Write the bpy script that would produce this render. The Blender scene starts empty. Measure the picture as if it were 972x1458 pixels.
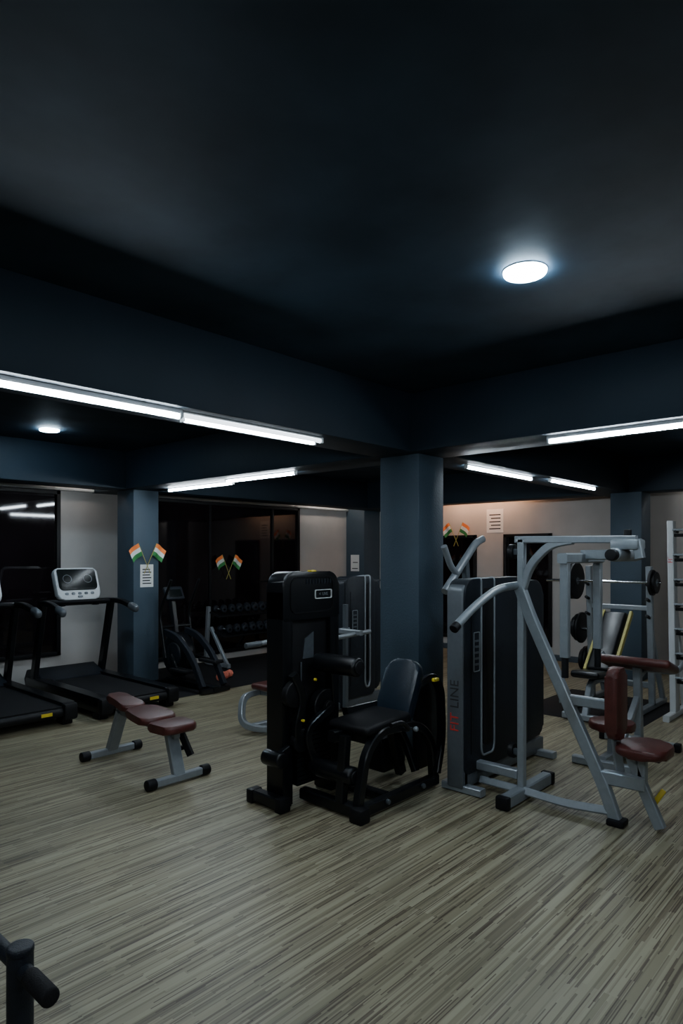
import bpy, bmesh, math, random
from mathutils import Vector, Matrix, Euler
random.seed(7)
D = bpy.data
col = bpy.context.scene.collection

# ------------------------------------------------------------------ materials
def mat(name, c, rough=0.5, metal=0.0, var=0.12, scale=12.0, bump=0.0, bscale=80.0, coat=0.0, spec=0.5):
    m = D.materials.new(name); m.use_nodes = True
    nt = m.node_tree; b = nt.nodes['Principled BSDF']
    b.inputs['Roughness'].default_value = rough
    b.inputs['Metallic'].default_value = metal
    b.inputs['Coat Weight'].default_value = coat
    b.inputs['Specular IOR Level'].default_value = spec
    tc = nt.nodes.new('ShaderNodeTexCoord')
    n = nt.nodes.new('ShaderNodeTexNoise'); n.inputs['Scale'].default_value = scale
    n.inputs['Detail'].default_value = 4
    nt.links.new(tc.outputs['Object'], n.inputs['Vector'])
    r = nt.nodes.new('ShaderNodeValToRGB')
    r.color_ramp.elements[0].position = 0.3; r.color_ramp.elements[1].position = 0.7
    r.color_ramp.elements[0].color = tuple(x*(1-var) for x in c)+(1,)
    r.color_ramp.elements[1].color = tuple(min(1, x*(1+var)) for x in c)+(1,)
    nt.links.new(n.outputs['Fac'], r.inputs['Fac'])
    nt.links.new(r.outputs['Color'], b.inputs['Base Color'])
    if bump > 0:
        n2 = nt.nodes.new('ShaderNodeTexNoise'); n2.inputs['Scale'].default_value = bscale
        bp = nt.nodes.new('ShaderNodeBump'); bp.inputs['Strength'].default_value = bump
        bp.inputs['Distance'].default_value = 0.01
        nt.links.new(tc.outputs['Object'], n2.inputs['Vector'])
        nt.links.new(n2.outputs['Fac'], bp.inputs['Height'])
        nt.links.new(bp.outputs['Normal'], b.inputs['Normal'])
    return m

def emat(name, c, s):
    m = D.materials.new(name); m.use_nodes = True
    b = m.node_tree.nodes['Principled BSDF']
    b.inputs['Base Color'].default_value = (0.8, 0.8, 0.8, 1)
    b.inputs['Emission Color'].default_value = tuple(c)+(1,)
    b.inputs['Emission Strength'].default_value = s
    return m

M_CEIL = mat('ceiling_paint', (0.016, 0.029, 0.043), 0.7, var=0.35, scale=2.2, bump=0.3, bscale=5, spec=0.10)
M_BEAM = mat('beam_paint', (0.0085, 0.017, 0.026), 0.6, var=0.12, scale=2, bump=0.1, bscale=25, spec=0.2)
M_COL = mat('column_paint', (0.046, 0.070, 0.094), 0.6, var=0.08, scale=3, bump=0.25, bscale=60, spec=0.3)
M_WALL = mat('wall_cream', (0.44, 0.415, 0.39), 0.7, var=0.09, scale=2, bump=0.1)
M_DWALL = mat('wall_dark', (0.04, 0.055, 0.07), 0.7, var=0.1, scale=2)
M_BLK = mat('black_gloss', (0.0035, 0.004, 0.005), 0.30, var=0.2, spec=0.35)
M_BLKM = mat('black_matte', (0.005, 0.005, 0.006), 0.5, var=0.2, spec=0.22)
M_RUB = mat('rubber', (0.007, 0.007, 0.008), 0.8, var=0.3, scale=60, bump=0.2, bscale=200, spec=0.2)
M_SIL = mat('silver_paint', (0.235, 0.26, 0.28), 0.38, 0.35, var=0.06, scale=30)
M_SILM = mat('silver_mid', (0.105, 0.118, 0.13), 0.42, 0.3, var=0.06, scale=30)  # mid-grey silver of the tower end frame and plinth
M_SILD = mat('silver_dark', (0.085, 0.098, 0.11), 0.4, 0.3, var=0.08, scale=30)
M_CHR = mat('chrome', (0.6, 0.62, 0.65), 0.15, 1.0, var=0.03)
M_WHT = mat('white_plastic', (0.50, 0.52, 0.53), 0.4, var=0.04)
M_SHR = mat('shroud_charcoal', (0.009, 0.012, 0.017), 0.5, var=0.25, scale=40, bump=0.2, bscale=300, spec=0.25)
M_MAR = mat('maroon_vinyl', (0.066, 0.018, 0.015), 0.34, var=0.18, scale=20, bump=0.15, bscale=120, spec=0.35)
M_NAVY = mat('navy_vinyl', (0.007, 0.014, 0.023), 0.34, var=0.15, scale=20, bump=0.1, bscale=120, spec=0.3)
M_YEL = mat('yellow_plastic', (0.65, 0.48, 0.03), 0.4, var=0.05)
M_OLV = mat('dull_yellow_vinyl', (0.32, 0.28, 0.06), 0.5, var=0.15)
M_RED = mat('red_plastic', (0.5, 0.03, 0.025), 0.4, var=0.05)
M_PINK = mat('coral_vinyl', (0.65, 0.16, 0.10), 0.5, var=0.05)
M_ORG = mat('flag_saffron', (0.85, 0.20, 0.035), 0.7, var=0.05)
M_GRN = mat('flag_green', (0.02, 0.18, 0.04), 0.7, var=0.05)
M_PAP = mat('paper', (0.70, 0.70, 0.68), 0.7, var=0.03)
M_INK = mat('ink', (0.02, 0.02, 0.022), 0.7, var=0.05)
M_GLS = mat('night_glass', (0.006, 0.004, 0.005), 0.04, var=0.5, scale=1.5, spec=0.4)
M_SCR = mat('screen_black', (0.005, 0.007, 0.007), 0.25, var=0.1, spec=0.25)
M_TUBE = emat('tube_glow', (0.80, 0.91, 1.0), 125)
M_TUBEN = emat('tube_glow_near', (0.80, 0.91, 1.0), 125)
M_TUBE2 = emat('tube_glow_soft', (0.80, 0.91, 1.0), 3)
M_DOWN = emat('downlight_glow', (0.60, 0.82, 1.0), 200)

def floor_mat():
    m = D.materials.new('striped_vinyl'); m.use_nodes = True
    nt = m.node_tree; b = nt.nodes['Principled BSDF']; N = nt.nodes.new; L = nt.links.new
    tc = N('ShaderNodeTexCoord')
    def brick(w, h, c1, c2, bias, off, shift):
        mp = N('ShaderNodeMapping'); mp.inputs['Location'].default_value = (20+shift, 20+shift*0.7, 0)
        L(tc.outputs['Object'], mp.inputs['Vector'])
        t = N('ShaderNodeTexBrick'); t.offset = off; t.offset_frequency = 2; t.squash = 0.7; t.squash_frequency = 3
        t.inputs['Color1'].default_value = c1+(1,); t.inputs['Color2'].default_value = c2+(1,)
        t.inputs['Mortar'].default_value = c1+(1,); t.inputs['Mortar Size'].default_value = 0.0
        t.inputs['Bias'].default_value = bias; t.inputs['Scale'].default_value = 1.0
        t.inputs['Brick Width'].default_value = w; t.inputs['Row Height'].default_value = h
        L(mp.outputs['Vector'], t.inputs['Vector']); return t.outputs['Color']
    def dark(cell, p0, p1, c):
        r = N('ShaderNodeValToRGB'); e = r.color_ramp.elements
        e[0].position = p0; e[0].color = (1, 1, 1, 1); e[1].position = p1; e[1].color = c+(1,)
        L(cell, r.inputs['Fac']); return r.outputs['Color']
    def mul(a, c, f):
        mx = N('ShaderNodeMix'); mx.data_type = 'RGBA'; mx.blend_type = 'MULTIPLY'; mx.inputs['Factor'].default_value = f
        L(a, mx.inputs[6]); L(c, mx.inputs[7]); return mx.outputs[2]
    base = brick(2.6, 0.021, (0.205, 0.178, 0.110), (0.315, 0.282, 0.188), 0.0, 0.37, 0.0)
    d1 = dark(brick(0.75, 0.0105, (0, 0, 0), (1, 1, 1), 0.0, 0.43, 1.3), 0.62, 0.95, (0.42, 0.36, 0.33))
    d2 = dark(brick(0.26, 0.0050, (0, 0, 0), (1, 1, 1), 0.0, 0.31, 2.9), 0.72, 0.95, (0.30, 0.24, 0.22))
    c = mul(mul(base, d1, 0.8), d2, 0.9)
    n3 = N('ShaderNodeTexNoise'); n3.inputs['Scale'].default_value = 0.9; n3.inputs['Detail'].default_value = 5
    L(tc.outputs['Object'], n3.inputs['Vector'])
    r3 = N('ShaderNodeValToRGB'); e = r3.color_ramp.elements
    e[0].position = 0.35; e[0].color = (0.80, 0.81, 0.82, 1); e[1].position = 0.7; e[1].color = (1.08, 1.08, 1.08, 1)
    L(n3.outputs['Fac'], r3.inputs['Fac'])
    L(mul(c, r3.outputs['Color'], 1.0), b.inputs['Base Color'])
    b.inputs['Roughness'].default_value = 0.45
    b.inputs['Specular IOR Level'].default_value = 0.4
    return m
M_FLOOR = floor_mat()

# ------------------------------------------------------------------ mesh helpers
class G:
    """group: an empty at loc, rotated rz; parts given in local coords (or world coords if world=True)"""
    def __init__(s, name, loc=(0, 0, 0), rz=0.0, world=False):
        s.e = D.objects.new(name, None); col.objects.link(s.e)
        s.e.location = loc; s.e.rotation_euler = (0, 0, rz); s.e.empty_display_size = 0.1
        s.off = Vector(loc) if world else Vector((0, 0, 0))

def finish(bm, name, g, m, smooth=True, ang=35):
    me = D.meshes.new(name)
    bmesh.ops.recalc_face_normals(bm, faces=bm.faces)
    if g is not None:
        bmesh.ops.translate(bm, verts=bm.verts, vec=-g.off)
    bm.to_mesh(me); bm.free()
    if smooth:
        for p in me.polygons: p.use_smooth = True
        me.set_sharp_from_angle(angle=math.radians(ang))
    me.materials.append(m)
    o = D.objects.new(name, me); col.objects.link(o)
    if g is not None: o.parent = g.e
    return o

def box(g, name, c, s, m, bev=0.004, rot=None, seg=2):
    bm = bmesh.new(); bmesh.ops.create_cube(bm, size=1)
    bmesh.ops.scale(bm, verts=bm.verts, vec=s)
    if bev > 0:
        bmesh.ops.bevel(bm, geom=bm.edges[:], offset=min(bev, min(s)*0.49), segments=seg, affect='EDGES', profile=0.5)
    if rot:
        bmesh.ops.rotate(bm, verts=bm.verts, matrix=Euler(rot).to_matrix(), cent=(0, 0, 0))
    bmesh.ops.translate(bm, verts=bm.verts, vec=c)
    return finish(bm, name, g, m)

def bx(g, name, x0, x1, y0, y1, z0, z1, m, bev=0.0):
    return box(g, name, ((x0+x1)/2, (y0+y1)/2, (z0+z1)/2), (abs(x1-x0), abs(y1-y0), abs(z1-z0)), m, bev)

def fillet(pts, rad, n=6):
    pts = [Vector(p) for p in pts]
    if rad <= 0 or len(pts) < 3: return pts
    out = [pts[0]]
    for i in range(1, len(pts)-1):
        p, a, b = pts[i], pts[i-1], pts[i+1]
        d = min(rad, (a-p).length*0.48, (b-p).length*0.48)
        s = p+(a-p).normalized()*d; e = p+(b-p).normalized()*d
        for k in range(n+1):
            t = k/n
            out.append((1-t)**2*s+2*t*(1-t)*p+t*t*e)
    out.append(pts[-1]); return out

def sweep(g, name, pts, m, r=0.025, rect=None, rad=0.08, seg=14):
    pts = fillet(pts, rad)
    if rect:
        w, h = rect[0]/2, rect[1]/2; c = min(w, h)*0.25
        prof = [(w, -h+c), (w, h-c), (w-c, h), (-w+c, h), (-w, h-c), (-w, -h+c), (-w+c, -h), (w-c, -h)]
    else:
        prof = [(r*math.cos(2*math.pi*k/seg), r*math.sin(2*math.pi*k/seg)) for k in range(seg)]
    n = len(pts); T = []
    for i in range(n):
        a = pts[max(0, i-1)]; b = pts[min(n-1, i+1)]; T.append((b-a).normalized())
    N = None
    for i in range(1, n):
        cr = T[0].cross(T[i])
        if cr.length > 0.05: N = cr.normalized(); break
    if N is None:
        N = T[0].cross(Vector((0, 0, 1)))
        if N.length < 0.1: N = Vector((1, 0, 0))
        N.normalize()
    N = (N-T[0]*N.dot(T[0])).normalized()
    bm = bmesh.new(); rings = []
    for i in range(n):
        if i > 0: N = (N-T[i]*N.dot(T[i])).normalized()
        Bn = T[i].cross(N)
        rings.append([bm.verts.new(pts[i]+N*u+Bn*v) for u, v in prof])
    k = len(prof)
    for i in range(n-1):
        for j in range(k):
            bm.faces.new((rings[i][j], rings[i][(j+1) % k], rings[i+1][(j+1) % k], rings[i+1][j]))
    bm.faces.new(rings[0][::-1]); bm.faces.new(rings[-1])
    return finish(bm, name, g, m, ang=40)

def cyl(g, name, p1, p2, r, m, bev=0.0, r2=None, seg=28):
    p1 = Vector(p1); p2 = Vector(p2); d = p2-p1
    bm = bmesh.new()
    bmesh.ops.create_cone(bm, cap_ends=True, segments=seg, radius1=r, radius2=r if r2 is None else r2, depth=d.length)
    if bev > 0:
        ed = [e for e in bm.edges if any(len(f.verts) > 4 for f in e.link_faces)]
        bmesh.ops.bevel(bm, geom=ed, offset=bev, segments=3, affect='EDGES', profile=0.5)
    q = Vector((0, 0, 1)).rotation_difference(d.normalized())
    bmesh.ops.rotate(bm, verts=bm.verts, matrix=q.to_matrix(), cent=(0, 0, 0))
    bmesh.ops.translate(bm, verts=bm.verts, vec=(p1+p2)/2)
    return finish(bm, name, g, m)

def rrect(x0, x1, z0, z1, r, n=6):
    if not isinstance(r, (list, tuple)): r = [r]*4   # bl, br, tr, tl
    out = []
    for (cx, cz, a0, rr) in ((x0+r[0], z0+r[0], 180, r[0]), (x1-r[1], z0+r[1], 270, r[1]), (x1-r[2], z1-r[2], 0, r[2]), (x0+r[3], z1-r[3], 90, r[3])):
        if rr < 1e-4: out.append((cx, cz)); continue
        for k in range(n+1):
            a = math.radians(a0+90*k/n); out.append((cx+rr*math.cos(a), cz+rr*math.sin(a)))
    return out

def plate(g, name, outline, t0, t1, m, axis='y', bev=0.006, tf=None, seg=3):
    bm = bmesh.new()
    def P(u, v, t):
        return {'y': (u, t, v), 'x': (t, u, v), 'z': (u, v, t)}[axis]
    a = [bm.verts.new(P(u, v, t0)) for u, v in outline]; b = [bm.verts.new(P(u, v, t1)) for u, v in outline]
    n = len(a)
    fa = bm.faces.new(a); fb = bm.faces.new(b[::-1])
    for i in range(n): bm.faces.new((a[i], a[(i+1) % n], b[(i+1) % n], b[i]))
    if bev > 0:
        ed = list(set(list(fa.edges)+list(fb.edges)))
        bmesh.ops.bevel(bm, geom=ed, offset=bev, segments=seg, affect='EDGES', profile=0.5)
    if tf is not None: bmesh.ops.transform(bm, matrix=tf, verts=bm.verts)
    return finish(bm, name, g, m, ang=50)

def frame(g, name, outer, inner, t0, t1, m, axis='y', tf=None):
    bm = bmesh.new()
    def P(u, v, t): return {'y': (u, t, v), 'x': (t, u, v), 'z': (u, v, t)}[axis]
    R = [[bm.verts.new(P(u, v, t)) for u, v in o] for o, t in ((outer, t0), (outer, t1), (inner, t1), (inner, t0))]
    n = len(outer)
    for k in range(4):
        A, B = R[k], R[(k+1) % 4]
        for i in range(n): bm.faces.new((A[i], A[(i+1) % n], B[(i+1) % n], B[i]))
    if tf is not None: bmesh.ops.transform(bm, matrix=tf, verts=bm.verts)
    return finish(bm, name, g, m, ang=50)

def text(g, name, s, size, mtx, m):
    cu = D.curves.new(name, 'FONT'); cu.body = s; cu.size = size; cu.extrude = 0.001; cu.align_x = 'CENTER'; cu.align_y = 'CENTER'
    o = D.objects.new(name+'_tmp', cu); col.objects.link(o)
    dg = bpy.context.evaluated_depsgraph_get(); me = D.meshes.new_from_object(o.evaluated_get(dg))
    D.objects.remove(o); me.transform(mtx)
    if g is not None: me.transform(Matrix.Translation(-g.off))
    me.materials.clear(); me.materials.append(m)
    o2 = D.objects.new(name, me); col.objects.link(o2)
    if g is not None: o2.parent = g.e
    return o2

# ------------------------------------------------------------------ room  (x -> along beams to the right wall, y -> toward left wall)
CZ, BZ = 2.85, 2.40
X0, X1, Y0, Y1 = -7.0, 5.3, -7.0, 5.1
bx(None, 'floor', X0, X1, Y0, Y1, -0.1, 0.0, M_FLOOR)
bx(None, 'ceiling', X0, X1, Y0, Y1, CZ, CZ+0.1, M_CEIL)
bx(None, 'wall_left', X0, X1, Y1, Y1+0.15, 0, CZ, M_WALL)
bx(None, 'wall_right', X1, X1+0.15, Y0, Y1+0.15, 0, CZ, M_WALL)
bx(None, 'wall_back', X0-0.15, X0, Y0, Y1+0.15, 0, CZ, M_DWALL)
bx(None, 'wall_near', X0-0.15, X1+0.15, Y0-0.15, Y0, 0, CZ, M_DWALL)
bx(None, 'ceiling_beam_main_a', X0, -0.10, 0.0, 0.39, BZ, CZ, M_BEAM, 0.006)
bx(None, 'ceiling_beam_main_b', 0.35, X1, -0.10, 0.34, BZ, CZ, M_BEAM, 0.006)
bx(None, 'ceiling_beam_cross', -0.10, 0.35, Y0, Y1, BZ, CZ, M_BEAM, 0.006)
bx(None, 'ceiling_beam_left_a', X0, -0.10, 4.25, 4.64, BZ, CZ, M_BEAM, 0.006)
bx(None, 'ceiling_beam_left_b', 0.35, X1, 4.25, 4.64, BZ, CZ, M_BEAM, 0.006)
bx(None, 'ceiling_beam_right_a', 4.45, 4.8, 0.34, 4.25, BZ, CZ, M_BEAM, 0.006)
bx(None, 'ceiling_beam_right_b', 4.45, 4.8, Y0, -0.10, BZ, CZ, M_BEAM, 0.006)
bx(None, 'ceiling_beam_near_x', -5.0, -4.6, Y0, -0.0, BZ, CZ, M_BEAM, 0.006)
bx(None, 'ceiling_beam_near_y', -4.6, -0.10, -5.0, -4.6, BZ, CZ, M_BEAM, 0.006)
bx(None, 'column_center', 0.0, 0.35, 0.0, 0.39, 0, BZ, M_COL, 0.008)
bx(None, 'column_left', 0.0, 0.35, 4.25, 4.64, 0, BZ, M_COL, 0.008)
bx(None, 'column_right', 4.45, 4.8, -0.26, 0.13, 0, BZ, M_COL, 0.008)
bx(None, 'column_corner', 4.85, 5.3, 4.66, 5.1, 0, CZ, M_COL, 0.008)

def window(name, u0, u1, z0, z1, wall, mull=()):
    g = G(name)
    fr = 0.05
    if wall == 'left':
        y = Y1
        bx(g, 'glass', u0, u1, y-0.015, y-0.005, z0, z1, M_GLS)
        for (a, b, c, d) in ((u0, u1, z1-fr, z1), (u0, u1, z0, z0+fr), (u0, u0+fr, z0, z1), (u1-fr, u1, z0, z1)):
            bx(g, 'frame', a, b, y-0.05, y-0.016, c, d, M_BLKM, 0.004)
        for q in mull: bx(g, 'mullion', q-0.02, q+0.02, y-0.04, y-0.016, z0+fr, z1-fr, M_BLKM, 0.003)
    else:
        x = X1
        bx(g, 'glass', x-0.015, x-0.005, u0, u1, z0, z1, M_GLS)
        for (a, b, c, d) in ((u0, u1, z1-fr, z1), (u0, u1, z0, z0+fr), (u0, u0+fr, z0, z1), (u1-fr, u1, z0, z1)):
            bx(g, 'frame', x-0.05, x-0.016, a, b, c, d, M_BLKM, 0.004)
window('window_1', -6.5, -0.53, 0.35, 2.40, 'left', (-2.3, -4.2))
window('window_2', 0.70, 3.61, 0.10, 2.40, 'left', (1.75, 3.0))
window('window_3', 2.6, 3.9, 0.2, 1.93, 'right')
window('window_4', 1.3, 2.1, 0.2, 1.93, 'right')
bx(None, 'trim_1', -6.5, 4.85, Y1-0.06, Y1, 2.405, 2.44, M_WHT, 0.004)
bx(None, 'baseboard_right', X1-0.015, X1, Y0, 4.6, 0, 0.09, M_DWALL, 0.003)

# ------------------------------------------------------------------ lights
def tube_light(axis, fixed, u0, u1, z=2.382, m=None):
    mid = (u0+u1)/2; L = abs(u1-u0)
    g = G('tube_light', (mid, fixed, z) if axis == 'x' else (fixed, mid, z), 0 if axis == 'x' else math.pi/2)
    h = BZ-z-0.002
    box(g, 'housing', (0, 0, (0.008+h)/2), (L+0.02, 0.03, h-0.008), M_WHT, 0.002)
    sweep(g, 'tube', [(-L/2+0.01, 0, -0.006), (L/2-0.01, 0, -0.006)], m or M_TUBE, r=0.0135, rad=0)
    for sx in (-1, 1): box(g, 'end_cap', (sx*(L/2), 0, -0.002), (0.015, 0.034, 0.038), M_WHT, 0.003)
tube_light('x', 0.19, -2.05, -0.98)
tube_light('x', 0.07, -3.35, -2.15, 2.366)
tube_light('x', 0.10, -2.12, -1.0, m=M_TUBE2)
tube_light('y', -0.02, -2.30, -1.08, 2.368)
tube_light('y', 0.10, 1.50, 2.55)
tube_light('y', 0.24, 2.62, 3.85)
tube_light('x', 0.06, 0.80, 2.05)
tube_light('x', -0.03, 2.30, 3.5)
# continuing grid of the same fixtures behind the photographer
tube_light('y', -4.80, -2.6, -1.2, 2.380, M_TUBEN)
tube_light('x', -4.80, -4.2, -2.8, 2.380, M_TUBEN)
tube_light('x', -4.80, -2.4, -1.0, 2.380, M_TUBEN)

def downlight(x, y):
    g = G('downlight', (x, y, CZ))
    cyl(g, 'lens', (0, 0, -0.020), (0, 0, -0.003), 0.092, M_DOWN, 0.008, seg=48)
    cyl(g, 'rim', (0, 0, -0.005), (0, 0, 0), 0.096, M_WHT, 0.002, seg=48)
def S(X, Y): return (0.672*X+0.741*Y-4.217, -0.741*X+0.672*Y-3.004)   # survey: right/forward metres from tripod
downlight(*S(0.805, 2.873))
downlight(*S(-2.9, 6.5))
# warm lamp behind the perimeter beam; neutral ones are added, unseen, to brighten walls
g = G('warm_wall_light', (5.02, 2.5, 2.6))
box(g, 'housing', (0, 0, 0.03), (0.06, 1.5, 0.03), M_WHT, 0.003)
sweep(g, 'tube', [(0, -0.7, 0), (0, 0.7, 0)], emat('warm_glow', (1.0, 0.54, 0.32), 66), r=0.014, rad=0)
g = G('wall_fill_light', (5.1, -1.3, 2.6))
box(g, 'housing', (0, 0, 0.03), (0.06, 1.2, 0.03), M_WHT, 0.003)
sweep(g, 'tube', [(0, -0.58, 0), (0, 0.58, 0)], emat('neutral_glow', (0.98, 0.96, 0.94), 26), r=0.014, rad=0)
g = G('wall_fill_light', (4.2, 4.95, 2.6))
box(g, 'housing', (0, 0, 0.03), (1.1, 0.06, 0.03), M_WHT, 0.003)
sweep(g, 'tube', [(-0.5, 0, 0), (0.5, 0, 0)], emat('neutral_glow2', (1.0, 0.88, 0.78), 30), r=0.014, rad=0)
g = G('wall_fill_light', (-0.2, 4.95, 2.6))
box(g, 'housing', (0, 0, 0.03), (0.8, 0.06, 0.03), M_WHT, 0.003)
sweep(g, 'tube', [(-0.38, 0, 0), (0.38, 0, 0)], emat('neutral_glow3', (1.0, 0.93, 0.88), 20), r=0.014, rad=0)

# ------------------------------------------------------------------ floor mats
bx(None, 'rubber_mat', -0.1, 3.3, 3.25, 5.04, 0.0005, 0.004, M_RUB, 0.001)
bx(None, 'rubber_mat', 2.0, 3.4, -1.0, 0.2, 0.0005, 0.004, M_RUB, 0.001)

# ------------------------------------------------------------------ treadmill
def treadmill(loc):
    g = G('treadmill', loc)
    plate(g, 'belt_deck', rrect(-0.31, 0.31, 0.04, 1.62, 0.01), 0.10, 0.185, M_RUB, 'z', 0.004)
    for s in (-1, 1):
        plate(g, 'side_rail', rrect(0.02, 1.75, 0.07, 0.215, [0.04, 0.04, 0.03, 0.05]), s*0.37-0.062, s*0.37+0.062, M_BLK, 'x', 0.015)
        box(g, 'foot', (s*0.37, 0.14, 0.037), (0.10, 0.14, 0.068), M_BLKM, 0.012)
        box(g, 'rear_cap', (s*0.37, 0.035, 0.135), (0.135, 0.10, 0.16), M_BLKM, 0.03)
        box(g, 'front_foot', (s*0.35, 1.70, 0.04), (0.08, 0.12, 0.08), M_BLKM, 0.012)
        sweep(g, 'upright', [(s*0.40, 1.60, 0.18), (s*0.40, 1.36, 1.06)], M_BLK, rect=(0.055, 0.10), rad=0)
        sweep(g, 'handrail', [(s*0.40, 1.42, 1.06), (s*0.41, 1.15, 1.07), (s*0.42, 0.88, 1.00)], M_BLK, rect=(0.06, 0.06), rad=0.15)
        box(g, 'handrail_tip', (s*0.42, 0.89, 1.003), (0.075, 0.17, 0.09), M_SILD, 0.035, (0.25, 0, 0), 3)
        cyl(g, 'cup_holder', (s*0.2, 1.36, 1.02), (s*0.2, 1.36, 1.10), 0.05, M_BLKM, 0.01)
    cyl(g, 'rear_roller', (-0.31, 0.06, 0.13), (0.31, 0.06, 0.13), 0.045, M_BLKM)
    plate(g, 'motor_hood', [(1.42, 0.08), (1.92, 0.08), (1.95, 0.16), (1.88, 0.27), (1.70, 0.30), (1.42, 0.20)], -0.37, 0.37, M_SHR, 'x', 0.02)
    box(g, 'crossbar', (0, 1.37, 1.06), (0.80, 0.09, 0.07), M_BLK, 0.02)
    sweep(g, 'grip_bar', [(-0.36, 1.34, 1.06), (-0.20, 1.18, 1.08), (0.20, 1.18, 1.08), (0.36, 1.34, 1.06)], M_RUB, r=0.02, rad=0.1)
    tf = Matrix.Translation((0, 1.40, 1.27)) @ Matrix.Rotation(math.radians(-22), 4, 'X')
    plate(g, 'console_body', rrect(-0.25, 0.25, -0.20, 0.18, [0.07, 0.07, 0.04, 0.04]), -0.03, 0.05, M_WHT, 'y', 0.02, tf)
    plate(g, 'console_screen', rrect(-0.225, 0.225, -0.09, 0.165, [0.05, 0.05, 0.02, 0.02]), -0.038, -0.025, M_SCR, 'y', 0.004, tf)
    for (cx, r) in ((-0.12, 0.05), (0.12, 0.05)):
        o = [(cx+r*math.cos(k*math.pi/12), 0.045+r*math.sin(k*math.pi/12)) for k in range(24)]
        i = [(cx+(r-.004)*math.cos(k*math.pi/12), 0.045+(r-.004)*math.sin(k*math.pi/12)) for k in range(24)]
        frame(g, 'dial', o, i, -0.041, -0.038, M_SILD, 'y', tf)
    for k in range(5):
        plate(g, 'key', rrect(-0.17+k*0.075, -0.13+k*0.075, -0.145, -0.115, 0.01), -0.036, -0.028, M_SILD, 'y', 0.002, tf)
    plate(g, 'stop_key', rrect(-0.03, 0.03, -0.18, -0.155, 0.012), -0.037, -0.028, M_SILD, 'y', 0.002, tf)
    box(g, 'console_neck', (0, 1.40, 1.11), (0.3, 0.07, 0.10), M_BLKM, 0.015)
    bx(g, 'sticker', 0.10, 0.20, 0.012, 0.019, 0.12, 0.15, M_YEL)
treadmill((-0.69, 2.90, 0))
treadmill((-1.75, 2.98, 0))

# ------------------------------------------------------------------ adjustable bench
g = G('weight_bench', (-1.58, 1.40, 0), world=True)
for yy in (1.86, 0.93):
    sweep(g, 'foot_bar', [(-1.80, yy, 0.04), (-1.36, yy, 0.04)], M_SIL, rect=(0.05, 0.05), rad=0)
    for sx in (-1.80, -1.36): cyl(g, 'foot_cap', (sx-0.035, yy, 0.04), (sx+0.035, yy, 0.04), 0.038, M_BLKM, 0.008)
sweep(g, 'rear_leg', [(-1.58, 1.86, 0.05), (-1.58, 1.70, 0.38)], M_SIL, rect=(0.09, 0.05), rad=0)
sweep(g, 'front_leg', [(-1.58, 0.93, 0.05), (-1.58, 1.03, 0.34)], M_SIL, rect=(0.09, 0.05), rad=0)
sweep(g, 'spine', [(-1.58, 0.95, 0.335), (-1.58, 1.75, 0.385)], M_SIL, rect=(0.05, 0.06), rad=0)
sweep(g, 'adjuster', [(-1.53, 0.98, 0.34), (-1.50, 0.90, 0.18)], M_BLKM, rect=(0.03, 0.05), rad=0)
cyl(g, 'adjuster_knob', (-1.55, 0.99, 0.22), (-1.47, 0.99, 0.22), 0.018, M_BLKM, 0.004)
def tapered_pad(g, name, y0, y1, w0, w1, zc, tilt, t=0.06, m=M_MAR, cx=-1.58, pinch=0.0):
    n = 9; L = y1-y0; pts = []
    for k in range(n+1):
        t_ = k/n; w = w0+(w1-w0)*t_-pinch*math.sin(math.pi*t_)
        if k in (0, n): w -= 0.07
        pts.append((w/2, -L/2+L*t_))
    out = [(x, y) for x, y in pts]+[(-x, y) for x, y in pts[::-1]]
    tf = Matrix.Translation((cx, (y0+y1)/2, zc)) @ Matrix.Rotation(tilt, 4, 'X')
    plate(g, name, out, -t/2, t/2, m, 'z', 0.022, tf, 4)
tapered_pad(g, 'seat_pad', 0.87, 1.13, 0.25, 0.29, 0.385, 0.0, 0.06)
tapered_pad(g, 'middle_pad', 1.14, 1.48, 0.28, 0.23, 0.415, 0.09, 0.055, pinch=-0.02)
tapered_pad(g, 'back_pad', 1.49, 1.84, 0.21, 0.16, 0.458, 0.14, 0.055, pinch=0.03)

# ------------------------------------------------------------------ black leg extension machine
g = G('leg_extension_machine', (-1.0, -0.1, 0), world=True)
TF, TB = 0.03, 0.18
plate(g, 'tower_frame_left', rrect(-1.42, -1.335, 0.0, 1.44, [0.01, 0.01, 0.02, 0.08]), TF, TB, M_BLK, 'y', 0.012)
plate(g, 'tower_frame_right', rrect(-0.985, -0.90, 0.0, 1.44, [0.01, 0.01, 0.08, 0.02]), TF, TB, M_BLK, 'y', 0.012)
plate(g, 'tower_head', rrect(-1.42, -0.90, 1.18, 1.49, [0.01, 0.01, 0.09, 0.09]), TF-0.004, TB+0.004, M_BLK, 'y', 0.014)
frame(g, 'tower_head_trim', rrect(-1.36, -0.96, 1.22, 1.46, 0.06), rrect(-1.35, -0.97, 1.23, 1.45, 0.05), TF-0.010, TF-0.002, M_BLKM)
plate(g, 'tower_shroud', rrect(-1.33, -0.99, 0.12, 1.19, 0.01), TF+0.03, TB-0.02, M_BLKM, 'y', 0.004)
frame(g, 'label_plate', rrect(-1.14, -0.98, 1.31, 1.37, 0.01), rrect(-1.135, -0.985, 1.315, 1.365, 0.008), TF-0.012, TF-0.004, M_PAP)
text(g, 'label_text', '<  LIVE', 0.028, Matrix.Translation((-1.06, TF-0.009, 1.34)) @ Matrix.Rotation(math.pi/2, 4, 'X'), M_SIL)
for k in range(9): bx(g, 'vent', -1.22+k*0.028, -1.205+k*0.028, TF-0.008, TF-0.003, 1.41, 1.44, M_SHR)
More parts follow.
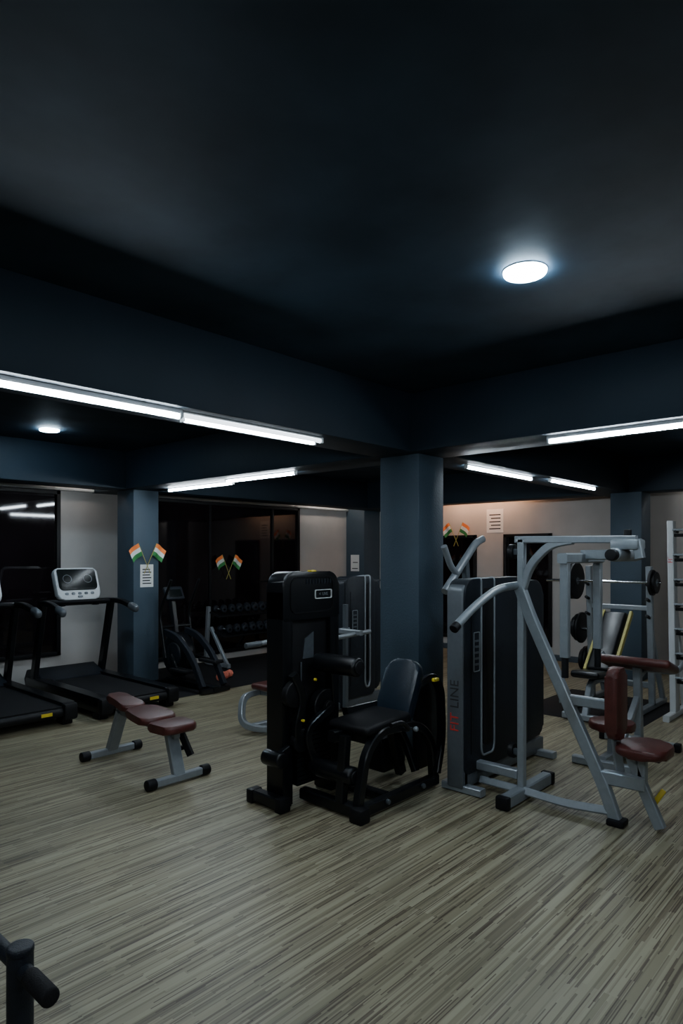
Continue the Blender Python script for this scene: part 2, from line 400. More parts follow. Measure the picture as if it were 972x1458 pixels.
plate(g, 'instruction_sticker', [(-1.22, 0.92), (-1.12, 0.92), (-1.12, 1.09), (-1.20, 1.05)], TF+0.024, TF+0.031, M_SILD, 'y', 0)
cyl(g, 'guide_rod', (-1.24, TF+0.02, 0.15), (-1.24, TF+0.02, 0.90), 0.006, M_SILD)
for k in range(12): bx(g, 'weight_plate', -1.31, -1.01, TF-0.02, TF+0.028, 0.12+k*0.03, 0.146+k*0.03, M_BLK, 0.003)
box(g, 'top_clip', (-1.14, 0.05, 1.492), (0.05, 0.04, 0.014), M_YEL, 0.004)
sweep(g, 'base_left', [(-1.45, 0.27, 0.05), (-1.45, -0.0, 0.05)], M_BLK, rect=(0.07, 0.07), rad=0)
for p in ((-1.45, 0.27), (-1.45, 0.0)): box(g, 'rubber_foot', (p[0], p[1], 0.045), (0.09, 0.06, 0.09), M_BLKM, 0.01)
sweep(g, 'base_cross', [(-1.22, 0.05, 0.05), (-1.22, -0.46, 0.05)], M_BLK, rect=(0.07, 0.07), rad=0)
sweep(g, 'base_cross_rear', [(-0.92, 0.1, 0.05), (-0.92, -0.40, 0.05)], M_BLK, rect=(0.06, 0.06), rad=0)
sweep(g, 'base_side', [(-1.26, -0.44, 0.05), (-0.42, -0.44, 0.05)], M_BLK, rect=(0.06, 0.07), rad=0)
box(g, 'rubber_foot', (-1.25, -0.46, 0.045), (0.09, 0.10, 0.09), M_BLKM, 0.012)
for x in (-1.0, -0.62): cyl(g, 'bolt', (x, -0.49, 0.06), (x, -0.47, 0.06), 0.016, M_SILD, 0.002)
sweep(g, 'front_arch', [(-1.22, -0.42, 0.08), (-1.15, -0.42, 0.38), (-1.02, -0.42, 0.49), (-0.62, -0.42, 0.47), (-0.44, -0.42, 0.32), (-0.42, -0.42, 0.06)], M_BLK, rect=(0.055, 0.055), rad=0.12)
sweep(g, 'front_post', [(-1.24, -0.30, 0.08), (-1.20, -0.30, 0.48)], M_BLK, rect=(0.06, 0.06), rad=0)
sweep(g, 'seat_rail', [(-1.22, -0.20, 0.46), (-0.62, -0.20, 0.44), (-0.50, -0.20, 0.06)], M_BLK, rect=(0.06, 0.07), rad=0.08)
sweep(g, 'rear_guard', [(-0.44, -0.46, 0.10), (-0.34, -0.44, 0.32), (-0.33, -0.42, 0.66), (-0.40, -0.40, 0.76), (-0.56, -0.38, 0.70)], M_BLK, rect=(0.05, 0.05), rad=0.12)
plate(g, 'rear_guard_panel', rrect(-0.44, -0.26, 0.08, 0.70, [0.04, 0.04, 0.09, 0.09]), -0.30, -0.26, M_BLKM, 'y', 0.01)
plate(g, 'rear_weight_box', rrect(-0.62, -0.34, 0.06, 0.30, 0.03), -0.12, 0.02, M_BLKM, 'y', 0.01)
sweep(g, 'side_brace', [(-0.98, -0.10, 0.56), (-0.60, -0.12, 0.56), (-0.46, -0.20, 0.30), (-0.46, -0.30, 0.08)], M_BLK, rect=(0.05, 0.05), rad=0.10)
sweep(g, 'tower_link', [(-1.05, 0.04, 0.44), (-1.05, -0.42, 0.44)], M_BLK, rect=(0.06, 0.06), rad=0)
box(g, 'seat_pad', (-0.92, -0.27, 0.52), (0.46, 0.34, 0.06), M_BLKM, 0.028, (0, -0.05, 0), 4)
tfb = Matrix.Translation((-0.60, -0.27, 0.68)) @ Matrix.Rotation(math.radians(24), 4, 'Y')
plate(g, 'backrest', rrect(-0.14, 0.14, -0.21, 0.20, [0.03, 0.03, 0.08, 0.08]), -0.035, 0.035, M_NAVY, 'x', 0.024, tfb, 4)
sweep(g, 'back_post', [(-0.60, -0.27, 0.44), (-0.51, -0.27, 0.76)], M_BLK, rect=(0.05, 0.05), rad=0)
cyl(g, 'thigh_roller', (-1.14, 0.0, 0.90), (-1.14, -0.36, 0.90), 0.062, M_BLK, 0.018)
cyl(g, 'roller_end', (-1.14, -0.355, 0.90), (-1.14, -0.372, 0.90), 0.042, M_BLKM, 0.004)
cyl(g, 'shin_roller', (-1.20, -0.02, 0.24), (-1.20, -0.38, 0.24), 0.060, M_BLK, 0.018)
cyl(g, 'roller_end', (-1.20, -0.375, 0.24), (-1.20, -0.39, 0.24), 0.04, M_BLKM, 0.004)
sweep(g, 'lever_arm', [(-1.08, -0.06, 0.60), (-1.30, -0.04, 0.48), (-1.20, -0.04, 0.24)], M_BLK, rect=(0.045, 0.05), rad=0.10)
sweep(g, 'thigh_arm', [(-1.00, -0.02, 0.58), (-1.02, -0.02, 0.84), (-1.14, -0.02, 0.90)], M_BLK, rect=(0.045, 0.05), rad=0.10)
sweep(g, 'cable_arm', [(-1.38, -0.02, 0.85), (-1.30, -0.03, 0.70), (-1.36, -0.02, 0.50), (-1.30, 0.0, 0.35)], M_BLK, rect=(0.05, 0.05), rad=0.1)
cyl(g, 'cam_disc', (-1.08, 0.03, 0.60), (-1.08, -0.03, 0.60), 0.115, M_BLK, 0.008)
cyl(g, 'cam_hub', (-1.08, -0.03, 0.60), (-1.08, -0.06, 0.60), 0.04, M_BLKM, 0.004)
cyl(g, 'pulley', (-1.36, 0.02, 0.72), (-1.36, -0.03, 0.72), 0.085, M_BLKM, 0.008)
cyl(g, 'pulley', (-1.30, 0.02, 0.42), (-1.30, -0.03, 0.42), 0.075, M_BLKM, 0.008)
cyl(g, 'counter_weight', (-1.50, 0.10, 0.34), (-1.50, -0.06, 0.34), 0.05, M_BLK, 0.012)
sweep(g, 'counter_arm', [(-1.50, 0.02, 0.34), (-1.38, 0.02, 0.38)], M_BLK, rect=(0.04, 0.04), rad=0)
for p in ((-1.22, -0.05, 0.80), (-1.34, -0.06, 0.56)):
    cyl(g, 'yellow_knob', p, (p[0], p[1]-0.02, p[2]), 0.009, M_YEL, 0.003)
box(g, 'yellow_grip', (-0.42, -0.44, 0.735), (0.06, 0.03, 0.025), M_YEL, 0.008)
sweep(g, 'seat_handle', [(-0.80, -0.42, 0.47), (-0.80, -0.50, 0.47), (-0.88, -0.50, 0.54), (-1.0, -0.50, 0.54)], M_BLK, r=0.014, rad=0.04)
bm = bmesh.new(); bmesh.ops.create_uvsphere(bm, u_segments=16, v_segments=10, radius=0.018); bmesh.ops.translate(bm, verts=bm.verts, vec=(-0.72, -0.49, 0.46)); finish(bm, 'ball_knob', g, M_SIL)
cyl(g, 'ball_stem', (-0.72, -0.42, 0.46), (-0.72, -0.48, 0.46), 0.008, M_CHR)

# ------------------------------------------------------------------ grey tower helper
def grey_tower(g, a0, a1, b0, b1, H, split, stripe, txt=True, me=M_SILM):
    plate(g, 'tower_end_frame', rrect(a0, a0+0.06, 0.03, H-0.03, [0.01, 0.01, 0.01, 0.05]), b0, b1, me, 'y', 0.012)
    plate(g, 'weight_stack_shroud', rrect(a0+0.014, split, 0.12, H+0.005, [0.05, 0.05, 0.09, 0.10]), b0-0.010, b1+0.010, M_SHR, 'y', 0.010)
    plate(g, 'second_shroud', rrect(split-0.01, a1, 0.16, H-0.03, [0.05, 0.07, 0.12, 0.02]), b0+0.01, b1, M_SHR, 'y', 0.02)
    s0, s1, w = stripe
    y = b0-0.012
    sweep(g, 'stripe', [(s0, b1, H-0.01), (s0, y, H+0.012), (s0, y, H-0.06), (s0, y, 0.26), (s0+0.02, y, 0.21), (s1-0.02, y, 0.21), (s1, y, 0.26), (s1, y, H-0.06), (s1, y, H+0.012), (s1, b1, H-0.01)], M_SIL, r=w, rad=0.03)
    plate(g, 'stack_window', rrect(s0+0.025, s1-0.025, 0.28, H-0.06, 0.03), y-0.003, y+0.010, M_BLKM, 'y', 0.002)
    for u in (a0+0.09, split-0.07): bx(g, 'shroud_groove', u, u+0.006, y-0.001, y+0.004, 0.25, H-0.15, M_BLKM)
    frame(g, 'instruction_plate', rrect(a0+0.12, a0+0.20, H*0.56, H*0.75, 0.01), rrect(a0+0.125, a0+0.195, H*0.564, H*0.746, 0.008), y-0.004, y+0.004, M_SIL)
    for k in range(5): bx(g, 'instruction_line', a0+0.135, a0+0.185, y-0.003, y+0.002, H*0.59+k*0.04, H*0.59+k*0.04+0.014, M_SILD)
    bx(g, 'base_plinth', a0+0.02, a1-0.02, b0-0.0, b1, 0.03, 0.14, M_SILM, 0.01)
    if txt:
        R = Matrix(((0, 0, -1, 0), (0, 1, 0, 0), (1, 0, 0, 0), (0, 0, 0, 1)))   # text x -> up, faces -x
        text(g, 'lettering_red', 'FIT', 0.095, Matrix.Translation((a0-0.002, (b0+b1)/2, H*0.33)) @ R, M_RED)
        text(g, 'lettering_black', 'LINE', 0.095, Matrix.Translation((a0-0.002, (b0+b1)/2, H*0.33+0.19)) @ R, M_INK)

# ------------------------------------------------------------------ seated row machine
g = G('seated_row_machine', (-0.1, -1.1, 0), world=True)
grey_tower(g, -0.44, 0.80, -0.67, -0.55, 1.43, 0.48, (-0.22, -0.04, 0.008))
for x in (-0.40, 0.70):
    sweep(g, 'tower_foot', [(x, -0.80, 0.03), (x, -0.50, 0.03)], M_SIL, rect=(0.07, 0.05), rad=0)
sweep(g, 'mast', [(-0.25, -1.0, 0.05), (-0.25, -1.0, 1.70)], M_SIL, rect=(0.05, 0.045), rad=0)
sweep(g, 'foot_cross', [(-0.50, -1.0, 0.045), (0.14, -1.0, 0.045)], M_SIL, rect=(0.07, 0.08), rad=0)
for x in (-0.50, 0.14): box(g, 'foot_cap', (x, -1.0, 0.045), (0.05, 0.09, 0.085), M_BLKM, 0.012)
sweep(g, 'base_spine', [(-0.25, -0.70, 0.06), (-0.25, -1.0, 0.06), (-0.26, -1.30, 0.05), (-0.25, -1.56, 0.07)], M_SIL, rect=(0.05, 0.05), rad=0.1)
sweep(g, 'slanted_strut', [(-0.25, -0.99, 1.38), (-0.25, -1.06, 1.20), (-0.25, -1.54, 0.20), (-0.25, -1.60, 0.03)], M_SIL, rect=(0.055, 0.07), rad=0.08)
box(g, 'foot_pad', (-0.25, -1.61, 0.02), (0.11, 0.10, 0.04), M_BLKM, 0.012)
sweep(g, 'rear_leg', [(-0.18, -1.66, 0.42), (-0.18, -1.74, 0.22), (-0.18, -1.83, 0.02)], M_SIL, rect=(0.05, 0.06), rad=0.05)
sweep(g, 'seat_beam', [(-0.25, -1.50, 0.27), (-0.20, -1.75, 0.26)], M_SIL, rect=(0.06, 0.08), rad=0)
sweep(g, 'seat_post', [(-0.18, -1.73, 0.24), (-0.18, -1.73, 0.43)], M_SIL, rect=(0.05, 0.05), rad=0)
box(g, 'seat_plate', (-0.17, -1.75, 0.425), (0.2, 0.2, 0.012), M_BLKM, 0.003)
plate(g, 'seat_pad', rrect(-0.34, 0.0, -1.88, -1.60, 0.10), 0.43, 0.485, M_MAR, 'z', 0.022, None, 4)
plate(g, 'chest_pad', rrect(-0.33, -0.15, 0.51, 0.93, 0.05), -1.635, -1.565, M_MAR, 'y', 0.026, None, 4)
sweep(g, 'chest_pad_post', [(-0.24, -1.57, 0.70), (-0.24, -1.26, 0.70)], M_SIL, rect=(0.05, 0.06), rad=0)
sweep(g, 'pad_riser', [(-0.20, -1.57, 0.62), (-0.18, -1.60, 0.30)], M_SIL, rect=(0.04, 0.05), rad=0)
box(g, 'pad_adjuster', (-0.13, -1.60, 0.70), (0.10, 0.04, 0.035), M_BLKM, 0.01)
box(g, 'yellow_pin', (-0.12, -1.80, 0.17), (0.02, 0.03, 0.12), M_YEL, 0.006, (0.5, 0.2, 0))
sweep(g, 'overhead_beam', [(-0.25, -0.96, 1.70), (-0.25, -1.72, 1.69)], M_SIL, rect=(0.05, 0.045), rad=0)
sweep(g, 'curved_gusset', [(-0.25, -1.0, 1.36), (-0.25, -1.06, 1.54), (-0.25, -1.20, 1.67), (-0.25, -1.34, 1.69)], M_SIL, rect=(0.045, 0.05), rad=0.14)
for x in (-0.50, 0.0):
    sweep(g, 'lever_arm', [(x, -1.40, 1.57), (x, -1.40, 1.00)], M_SIL, rect=(0.045, 0.05), rad=0)
    cyl(g, 'handle_grip', (x, -1.40, 1.02), (x, -1.40, 0.88), 0.02, M_RUB, 0.004)
sweep(g, 'lever_cross', [(-0.54, -1.40, 1.58), (0.04, -1.40, 1.58)], M_SIL, rect=(0.06, 0.06), rad=0)
cyl(g, 'pivot_barrel', (-0.34, -1.62, 1.60), (0.05, -1.62, 1.60), 0.04, M_SIL, 0.006)
for x in (-0.36, 0.07): cyl(g, 'pivot_cap', (x-0.03, -1.62, 1.60), (x+0.03, -1.62, 1.60), 0.034, M_BLKM, 0.006)
box(g, 'pivot_block', (-0.22, -1.66, 1.66), (0.14, 0.16, 0.06), M_SIL, 0.012)
sweep(g, 'pivot_arm', [(-0.25, -1.40, 1.60), (-0.25, -1.62, 1.60)], M_SIL, rect=(0.05, 0.06), rad=0)
sweep(g, 'hanger', [(-0.25, -1.72, 1.69), (-0.25, -1.74, 1.58)], M_SIL, rect=(0.05, 0.05), rad=0)
cyl(g, 'adjust_knob', (-0.22, -1.66, 1.69), (-0.22, -1.66, 1.75), 0.022, M_BLKM, 0.005)
sweep(g, 'side_arm', [(-0.25, -0.97, 1.40), (-0.45, -0.93, 1.385), (-0.68, -0.90, 1.28), (-0.84, -0.88, 1.18)], M_SIL, r=0.026, rad=0.16)
cyl(g, 'side_arm_grip', (-0.84, -0.88, 1.18), (-0.88, -0.877, 1.155), 0.029, M_BLKM, 0.005)
sweep(g, 'top_arm', [(-0.32, -0.45, 1.34), (0.10, -0.45, 1.69), (0.20, -0.45, 1.72)], M_SIL, r=0.028, rad=0.05)
sweep(g, 'top_arm_brace', [(-0.05, -0.45, 1.55), (-0.02, -0.45, 1.30), (-0.02, -0.53, 1.25)], M_SILD, rect=(0.04, 0.05), rad=0.05)
sweep(g, 'top_arm_second', [(-0.36, -0.47, 1.66), (-0.26, -0.46, 1.52), (-0.18, -0.46, 1.46)], M_SIL, r=0.022, rad=0.04)
sweep(g, 'cable', [(-0.22, -0.98, 1.66), (-0.20, -0.99, 0.12)], M_BLKM, r=0.005, rad=0)
for z in (0.30, 1.62): cyl(g, 'cable_pulley', (-0.22, -0.90, z), (-0.22, -0.94, z), 0.05, M_BLKM, 0.006)
sweep(g, 'pulley_bracket', [(-0.25, -0.98, 0.30), (-0.22, -0.90, 0.30)], M_SILD, rect=(0.03, 0.04), rad=0)
sweep(g, 'pulley_bracket', [(-0.25, -0.98, 1.62), (-0.22, -0.90, 1.62)], M_SILD, rect=(0.03, 0.04), rad=0)
sweep(g, 'stack_link', [(-0.25, -0.98, 0.16), (-0.25, -0.66, 0.16)], M_SIL, rect=(0.06, 0.06), rad=0)

# ------------------------------------------------------------------ chest press machine (far, behind black tower)
g = G('chest_press_machine', (0.4, 1.5, 0), world=True)
grey_tower(g, 0.73, 1.34, 1.45, 1.60, 1.37, 1.22, (1.05, 1.13, 0.011), False, M_SHR)
sweep(g, 'spine', [(0.8, 1.53, 0.05), (-0.40, 1.53, 0.05)], M_SIL, rect=(0.06, 0.07), rad=0)
sweep(g, 'front_foot_loop', [(-0.10, 1.75, 0.30), (-0.38, 1.70, 0.30), (-0.48, 1.60, 0.08), (-0.40, 1.40, 0.05), (-0.10, 1.32, 0.05)], M_SIL, rect=(0.055, 0.055), rad=0.10)
sweep(g, 'seat_post', [(-0.10, 1.53, 0.06), (-0.10, 1.53, 0.36)], M_SIL, rect=(0.06, 0.06), rad=0)
sweep(g, 'loop_link', [(-0.14, 1.75, 0.30), (-0.10, 1.53, 0.30)], M_SIL, rect=(0.05, 0.05), rad=0)
box(g, 'seat_pad', (-0.10, 1.53, 0.385), (0.40, 0.32, 0.06), M_MAR, 0.028, None, 4)
sweep(g, 'back_post', [(0.08, 1.53, 0.06), (0.16, 1.53, 1.05)], M_SIL, rect=(0.06, 0.06), rad=0)
box(g, 'back_pad', (0.09, 1.53, 0.75), (0.07, 0.28, 0.5), M_MAR, 0.028, (0, 0.12, 0), 4)
for y in (1.16, 1.56):
    sweep(g, 'press_arm', [(0.85, y+0.05, 0.83), (0.3, y, 0.82), (-0.30, y, 0.79)], M_SIL, r=0.022, rad=0.1)
    cyl(g, 'press_grip', (-0.28, y, 0.79), (-0.46, y, 0.785), 0.026, M_SILD, 0.005)
sweep(g, 'press_cross', [(0.62, 1.12, 0.84), (0.62, 1.60, 0.84)], M_SIL, rect=(0.05, 0.05), rad=0)
sweep(g, 'press_upright', [(0.70, 1.40, 0.05), (0.70, 1.40, 1.1)], M_SILD, rect=(0.045, 0.045), rad=0)
sweep(g, 'press_link', [(0.60, 1.40, 0.84), (0.74, 1.40, 0.84)], M_SIL, rect=(0.05, 0.05), rad=0)

# ------------------------------------------------------------------ preacher curl bench (right)
g = G('preacher_curl_bench', (1.5, -1.15, 0), world=True)
box(g, 'arm_pad', (1.50, -1.16, 0.69), (0.30, 0.58, 0.07), M_MAR, 0.032, (0, 0.30, 0), 4)
sweep(g, 'pad_post', [(1.54, -1.16, 0.05), (1.50, -1.16, 0.66)], M_SIL, rect=(0.07, 0.06), rad=0)
sweep(g, 'front_foot', [(1.54, -0.86, 0.035), (1.54, -1.46, 0.035)], M_SIL, rect=(0.06, 0.06), rad=0)
sweep(g, 'spine', [(1.54, -1.16, 0.06), (0.72, -1.16, 0.06)], M_SIL, rect=(0.06, 0.06), rad=0)
sweep(g, 'rear_foot', [(0.72, -0.94, 0.035), (0.72, -1.38, 0.035)], M_SIL, rect=(0.06, 0.06), rad=0)
sweep(g, 'seat_post', [(0.90, -1.16, 0.06), (0.92, -1.16, 0.26)], M_SIL, rect=(0.05, 0.05), rad=0)
plate(g, 'seat_pad', rrect(0.76, 1.08, -1.32, -1.0, 0.12), 0.26, 0.32, M_MAR, 'z', 0.024, None, 4)
sweep(g, 'bar_rest', [(1.62, -0.82, 0.74), (1.66, -0.9, 0.62), (1.66, -1.42, 0.62), (1.62, -1.50, 0.74)], M_SIL, r=0.02, rad=0.06)
sweep(g, 'rest_bracket', [(1.52, -1.16, 0.58), (1.66, -1.16, 0.62)], M_SIL, rect=(0.05, 0.05), rad=0)
sweep(g, 'diagonal', [(1.52, -1.16, 0.42), (1.10, -1.16, 0.08)], M_SIL, rect=(0.05, 0.05), rad=0)
for y in (-0.86, -1.46): box(g, 'foot_cap', (1.54, y, 0.035), (0.07, 0.05, 0.07), M_BLKM, 0.01)

# ------------------------------------------------------------------ bench press rack (back right)
g = G('bench_press_rack', (2.9, -0.5, 0), world=True)
YL, YR = -0.22, -0.84; YM = (YL+YR)/2
for y in (YL, YR):
    sweep(g, 'upright', [(2.95, y, 0.04), (2.85, y, 1.48)], M_SIL, rect=(0.06, 0.06), rad=0)
    sweep(g, 'floor_rail', [(2.45, y, 0.04), (3.35, y, 0.04)], M_SIL, rect=(0.06, 0.06), rad=0)
    for z in (0.95, 1.12, 1.27): cyl(g, 'bar_hook', (2.88, y, z), (2.77, y, z+0.03), 0.016, M_BLKM, 0.003)
    sweep(g, 'brace', [(3.30, y, 0.06), (2.90, y, 0.80)], M_SIL, rect=(0.05, 0.05), rad=0)
sweep(g, 'plate_horn', [(3.12, YL, 0.40), (3.12, YL+0.2, 0.42)], M_CHR, r=0.02, rad=0)
sweep(g, 'plate_horn', [(2.90, YL, 0.78), (2.90, YL+0.2, 0.80)], M_CHR, r=0.02, rad=0)
sweep(g, 'cross_low', [(2.94, YR, 0.25), (2.94, YL, 0.25)], M_SIL, rect=(0.06, 0.06), rad=0)
sweep(g, 'cross_high', [(2.88, YR, 1.05), (2.88, YL, 1.05)], M_SIL, rect=(0.05, 0.05), rad=0)
cyl(g, 'barbell_bar', (2.76, -0.98, 1.32), (2.76, 0.22, 1.32), 0.014, M_CHR)
for y, r in ((-0.90, 0.13), (-0.93, 0.11), (-0.12, 0.20), (-0.08, 0.20), (-0.04, 0.17), (0.0, 0.13)):
    cyl(g, 'barbell_plate', (2.76, y-0.015, 1.32), (2.76, y+0.015, 1.32), r, M_BLKM, 0.006, seg=40)
    cyl(g, 'plate_hub', (2.76, y-0.018, 1.32), (2.76, y+0.018, 1.32), 0.04, M_SILD, 0.003)
for (x, z) in ((3.12, 0.42), (2.90, 0.80)):
    for y, r in ((-0.12, 0.17), (-0.08, 0.15), (-0.05, 0.12)):
        cyl(g, 'stored_plate', (x, y-0.013, z), (x, y+0.013, z), r, M_BLKM, 0.006, seg=40)
box(g, 'back_pad', (2.55, YM, 0.72), (0.07, 0.24, 0.74), M_BLK, 0.03, (0, 0.75, 0), 4)
for s in (-1, 1): sweep(g, 'pad_rail', [(2.32, YM+s*0.14, 0.44), (2.84, YM+s*0.14, 1.00)], M_OLV, rect=(0.03, 0.05), rad=0)
box(g, 'seat_pad', (2.12, YM, 0.44), (0.36, 0.28, 0.07), M_BLK, 0.03, (0, 0.1, 0), 4)
sweep(g, 'bench_spine', [(1.98, YM, 0.06), (2.10, YM, 0.36), (2.60, YM, 0.38), (2.94, YM, 0.25)], M_SIL, rect=(0.06, 0.06), rad=0.08)
sweep(g, 'bench_foot', [(1.98, YM-0.22, 0.045), (1.98, YM+0.22, 0.045)], M_SIL, rect=(0.06, 0.06), rad=0)
sweep(g, 'back_strut', [(2.65, YM, 0.78), (2.75, YM, 0.34)], M_SILD, rect=(0.04, 0.05), rad=0)

# ------------------------------------------------------------------ barbell storage rack at right edge
g = G('barbell_storage_rack', (2.8, -1.2, 0), world=True)
for (x, y) in ((2.62, -1.10), (2.62, -2.0)):
    plate(g, 'side_upright', [(x+0.10, 0.05), (x+0.24, 0.05), (x+0.10, 1.93), (x, 1.93)], y-0.03, y+0.03, M_WHT, 'y', 0.01)
    sweep(g, 'floor_foot', [(x-0.12, y, 0.03), (x+0.55, y, 0.03)], M_WHT, rect=(0.06, 0.06), rad=0)
    sweep(g, 'rear_strut', [(x+0.5, y, 0.06), (x+0.12, y, 1.2)], M_WHT, rect=(0.05, 0.05), rad=0)
for k in range(7):
    z = 0.35+k*0.24
    x = 2.76-0.05*k/3
    cyl(g, 'rung', (x, -1.10, z), (x, -2.0, z), 0.016, M_BLKM)
    cyl(g, 'stored_bar', (x-0.06, -1.13, z+0.05), (x-0.06, -2.1, z+0.05), 0.012, M_SIL)
    for yy in (-1.16, -1.95): cyl(g, 'hook', (x, yy, z+0.03), (x-0.09, yy, z+0.035), 0.012, M_BLKM)
R = Matrix(((0, 0, -1, 0), (0, 1, 0, 0), (1, 0, 0, 0), (0, 0, 0, 1)))
text(g, 'lettering', 'FITLINE', 0.06, Matrix.Translation((2.640, -1.10, 1.62)) @ R, M_RED)

# ------------------------------------------------------------------ elliptical trainer
g = G('elliptical_trainer', (0.40, 3.65, 0.010), world=True)
sweep(g, 'base_rail', [(0.40, 3.12, 0.05), (0.40, 4.10, 0.05)], M_BLK, rect=(0.08, 0.06), rad=0)
for y in (3.16, 4.06): sweep(g, 'base_foot', [(0.20, y, 0.04), (0.60, y, 0.04)], M_BLK, rect=(0.06, 0.05), rad=0)
cyl(g, 'flywheel_housing', (0.33, 3.88, 0.38), (0.47, 3.88, 0.38), 0.27, M_BLK, 0.03, seg=40)
cyl(g, 'housing_trim', (0.31, 3.88, 0.38), (0.49, 3.88, 0.38), 0.15, M_SHR, 0.02, seg=36)
for s in (-1, 1):
    x = 0.40+s*0.15
    sweep(g, 'arc_rail', [(x, 3.95, 0.66), (x, 3.70, 0.62), (x, 3.40, 0.42), (x, 3.18, 0.08)], M_SHR, rect=(0.05, 0.08), rad=0.2)
    box(g, 'pedal', (x, 3.52-s*0.08, 0.28+s*0.05), (0.13, 0.34, 0.04), M_RUB, 0.015)
    sweep(g, 'crank', [(x-s*0.04, 3.88, 0.38), (x, 3.62-s*0.08, 0.29+s*0.05)], M_BLK, rect=(0.03, 0.04), rad=0)
    sweep(g, 'moving_handle', [(x+s*0.05, 3.86, 0.36), (x+s*0.06, 3.98, 0.9), (x+s*0.05, 3.80, 1.20), (x+s*0.05, 3.74, 1.30)], M_BLK, r=0.018, rad=0.12)
sweep(g, 'mast', [(0.40, 3.92, 0.5), (0.40, 4.04, 1.08)], M_BLK, rect=(0.06, 0.07), rad=0)
box(g, 'console', (0.40, 3.99, 1.12), (0.26, 0.05, 0.18), M_SHR, 0.02, (-0.5, 0, 0), 3)
box(g, 'console_screen', (0.40, 3.965, 1.125), (0.18, 0.02, 0.10), M_SCR, 0.005, (-0.5, 0, 0))
for s in (-1, 1): sweep(g, 'handle_pivot', [(0.40, 3.97, 0.72), (0.40+s*0.2, 3.94, 0.72)], M_BLK, r=0.02, rad=0)

# ------------------------------------------------------------------ dumbbells
def dumbbell_parts(g, c, L, r, m, axis=(0, 1, 0)):
    c = Vector(c); a = Vector(axis)
    cyl(g, 'handle', c-a*L*0.5, c+a*L*0.5, r*0.3, M_CHR, seg=12)
    for s in (-1, 1): cyl(g, 'head', c+a*s*L*0.28, c+a*s*L*0.5, r, m, r*0.2, seg=8)
g = G('dumbbell_rack', (2.2, 4.6, 0.010), world=True)
for x in (1.52, 2.88):
    sweep(g, 'side_leg', [(x, 4.32, 0.04), (x, 4.86, 0.04), (x, 4.80, 0.85)], M_SIL, rect=(0.05, 0.06), rad=0.04)
    sweep(g, 'side_strut', [(x, 4.36, 0.05), (x, 4.74, 0.55)], M_SIL, rect=(0.04, 0.05), rad=0)
for z, y in ((0.74, 4.68), (0.46, 4.56)):
    box(g, 'shelf', (2.2, y, z), (1.36, 0.24, 0.025), M_BLKM, 0.006, (0.25, 0, 0))
    for k in range(9):
        dumbbell_parts(g, (1.62+k*0.145, y-0.01, z+0.075), 0.24, 0.05+0.003*k, M_SHR)
for (dx, dy) in ((0, 0), (0.14, 0.06)):
    g = G('dumbbell', (0.93+dx, 3.72+dy, 0.006), 0.5)
    dumbbell_parts(g, (0, 0, 0.05), 0.16, 0.05, M_PINK, (1, 0, 0))

# ------------------------------------------------------------------ flags and posters
def crossed_flags(loc, rz, sc=1.0):
    g = G('crossed_flags', loc, rz)   # faces local -y
    for s in (-1, 1):
        top = Vector((s*0.15, -0.03, 0.38))*sc; bot = Vector((-s*0.05, -0.02, -0.06))*sc
        cyl(g, 'pole', bot, top, 0.005*sc, M_OLV, seg=10)
        d = (top-bot).normalized()
        perp = Vector((d.z*s, 0, -d.x*s)).normalized()
        for k, m in enumerate((M_ORG, M_PAP, M_GRN)):
            bm = bmesh.new(); nx = 8; rows = []
            for j in range(2):
                row = []
                for i in range(nx+1):
                    u = i/nx*0.17*sc; v = (k+j)*0.062*sc
                    p = top-d*v+perp*u + Vector((0, -0.012*math.sin(i*0.9), 0))*sc + Vector((0, 0, -0.25*u*u/(0.17*sc)))
                    row.append(bm.verts.new(p))
                rows.append(row)
            for i in range(nx): bm.faces.new((rows[0][i], rows[0][i+1], rows[1][i+1], rows[1][i]))
            finish(bm, 'flag_stripe', g, m)
crossed_flags((0.175, 4.245, 1.42), 0, 0.85)
crossed_flags((2.05, 5.03, 1.28), 0, 0.85)
crossed_flags((X1-0.07, 2.95, 1.80), -math.pi/2, 0.9)

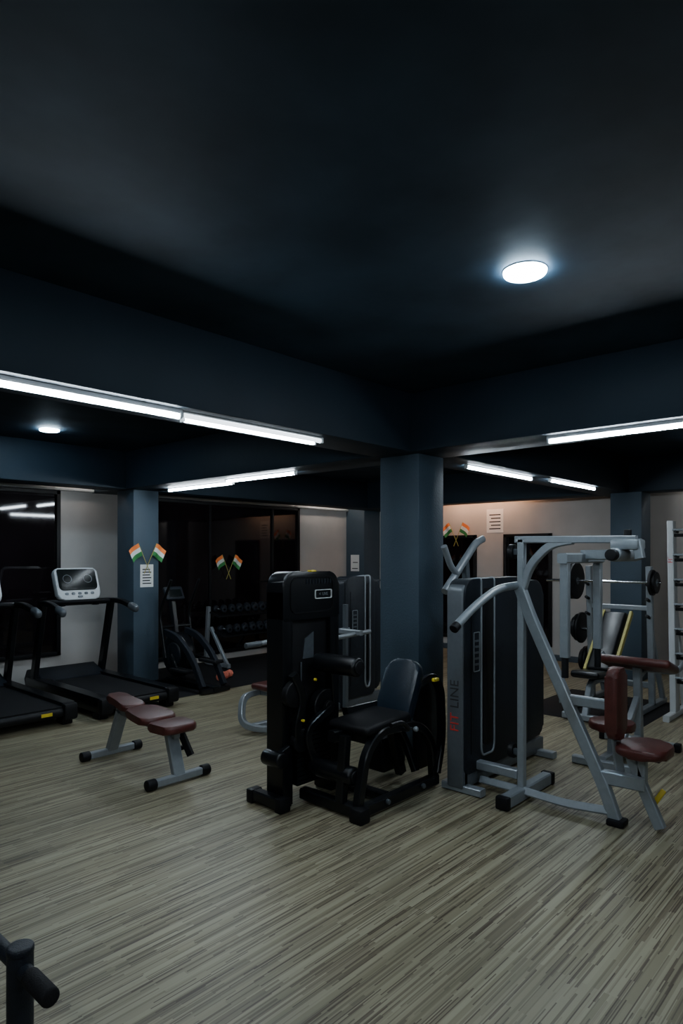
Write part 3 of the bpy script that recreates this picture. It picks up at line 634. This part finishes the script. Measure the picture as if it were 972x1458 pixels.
def poster(name, face, u0, u1, z0, z1, at, lines=6):
    g = G(name)
    def q(n, a, b, c, d, t0, t1, m):
        if face == 'y': bx(g, n, a, b, at-t1, at-t0, c, d, m)
        else: bx(g, n, at-t1, at-t0, a, b, c, d, m)
    q('sheet', u0, u1, z0, z1, 0.002, 0.006, M_PAP)
    w = u1-u0; h = z1-z0
    for k in range(lines):
        z = z0+h*(0.14+0.74*k/lines)
        q('print_line', u0+w*0.16, u1-w*(0.16+0.1*(k % 2)), z, z+h*0.05, 0.006, 0.0075, M_INK)
    return g
poster('notice_board', 'y', 0.09, 0.27, 1.20, 1.48, 4.25)
poster('quote_poster', 'x', 2.12, 2.42, 1.96, 2.34, X1, 5)
poster('wall_sign', 'x', 4.78, 4.98, 1.30, 1.60, 4.85, 2)
poster('wall_poster', 'x', 3.38, 3.55, 2.0, 2.3, X1, 3)

g = G('wall_speaker', (4.2, -1.2, 2.3))
box(g, 'cabinet', (0, 0, 0.2), (0.16, 0.22, 0.12), M_BLKM, 0.015)
sweep(g, 'bracket', [(0, 0, 0.25), (0.0, 0, 0.55)], M_BLKM, rect=(0.04, 0.04), rad=0)

# ------------------------------------------------------------------ foreground handle (bottom left)
g = G('dip_station', (-3.60, -1.45, 0), world=True)
sweep(g, 'post', [(-3.60, -1.45, 0.02), (-3.60, -1.45, 0.69)], M_SHR, r=0.029, rad=0, seg=24)
cyl(g, 'post_cap', (-3.60, -1.45, 0.685), (-3.60, -1.45, 0.705), 0.030, M_SHR, 0.006)
sweep(g, 'cross_handle', [(-3.60, -1.58, 0.655), (-3.60, -0.95, 0.655), (-3.60, -0.80, 0.55), (-3.60, -0.80, 0.03)], M_SHR, r=0.018, rad=0.1, seg=20)
cyl(g, 'handle_grip', (-3.60, -1.61, 0.655), (-3.60, -1.50, 0.655), 0.021, M_RUB, 0.006)
sweep(g, 'foot_bar', [(-3.60, -1.70, 0.03), (-3.60, -0.60, 0.03)], M_SILD, rect=(0.06, 0.06), rad=0)
sweep(g, 'foot_cross', [(-4.0, -0.80, 0.03), (-3.60, -0.80, 0.03)], M_SILD, rect=(0.06, 0.06), rad=0)

# ------------------------------------------------------------------ world, camera
w = D.worlds.new('World'); bpy.context.scene.world = w; w.use_nodes = True
w.node_tree.nodes['Background'].inputs['Color'].default_value = (0.01, 0.014, 0.02, 1)
cam = D.cameras.new('Camera'); co = D.objects.new('Camera', cam); col.objects.link(co)
co.location = (-4.217, -3.004, 1.6); co.rotation_euler = (math.pi/2, 0, -math.radians(47.8))
cam.sensor_width = 36; cam.lens = 23; cam.shift_y = 61/1458; cam.clip_start = 0.05
bpy.context.scene.camera = co
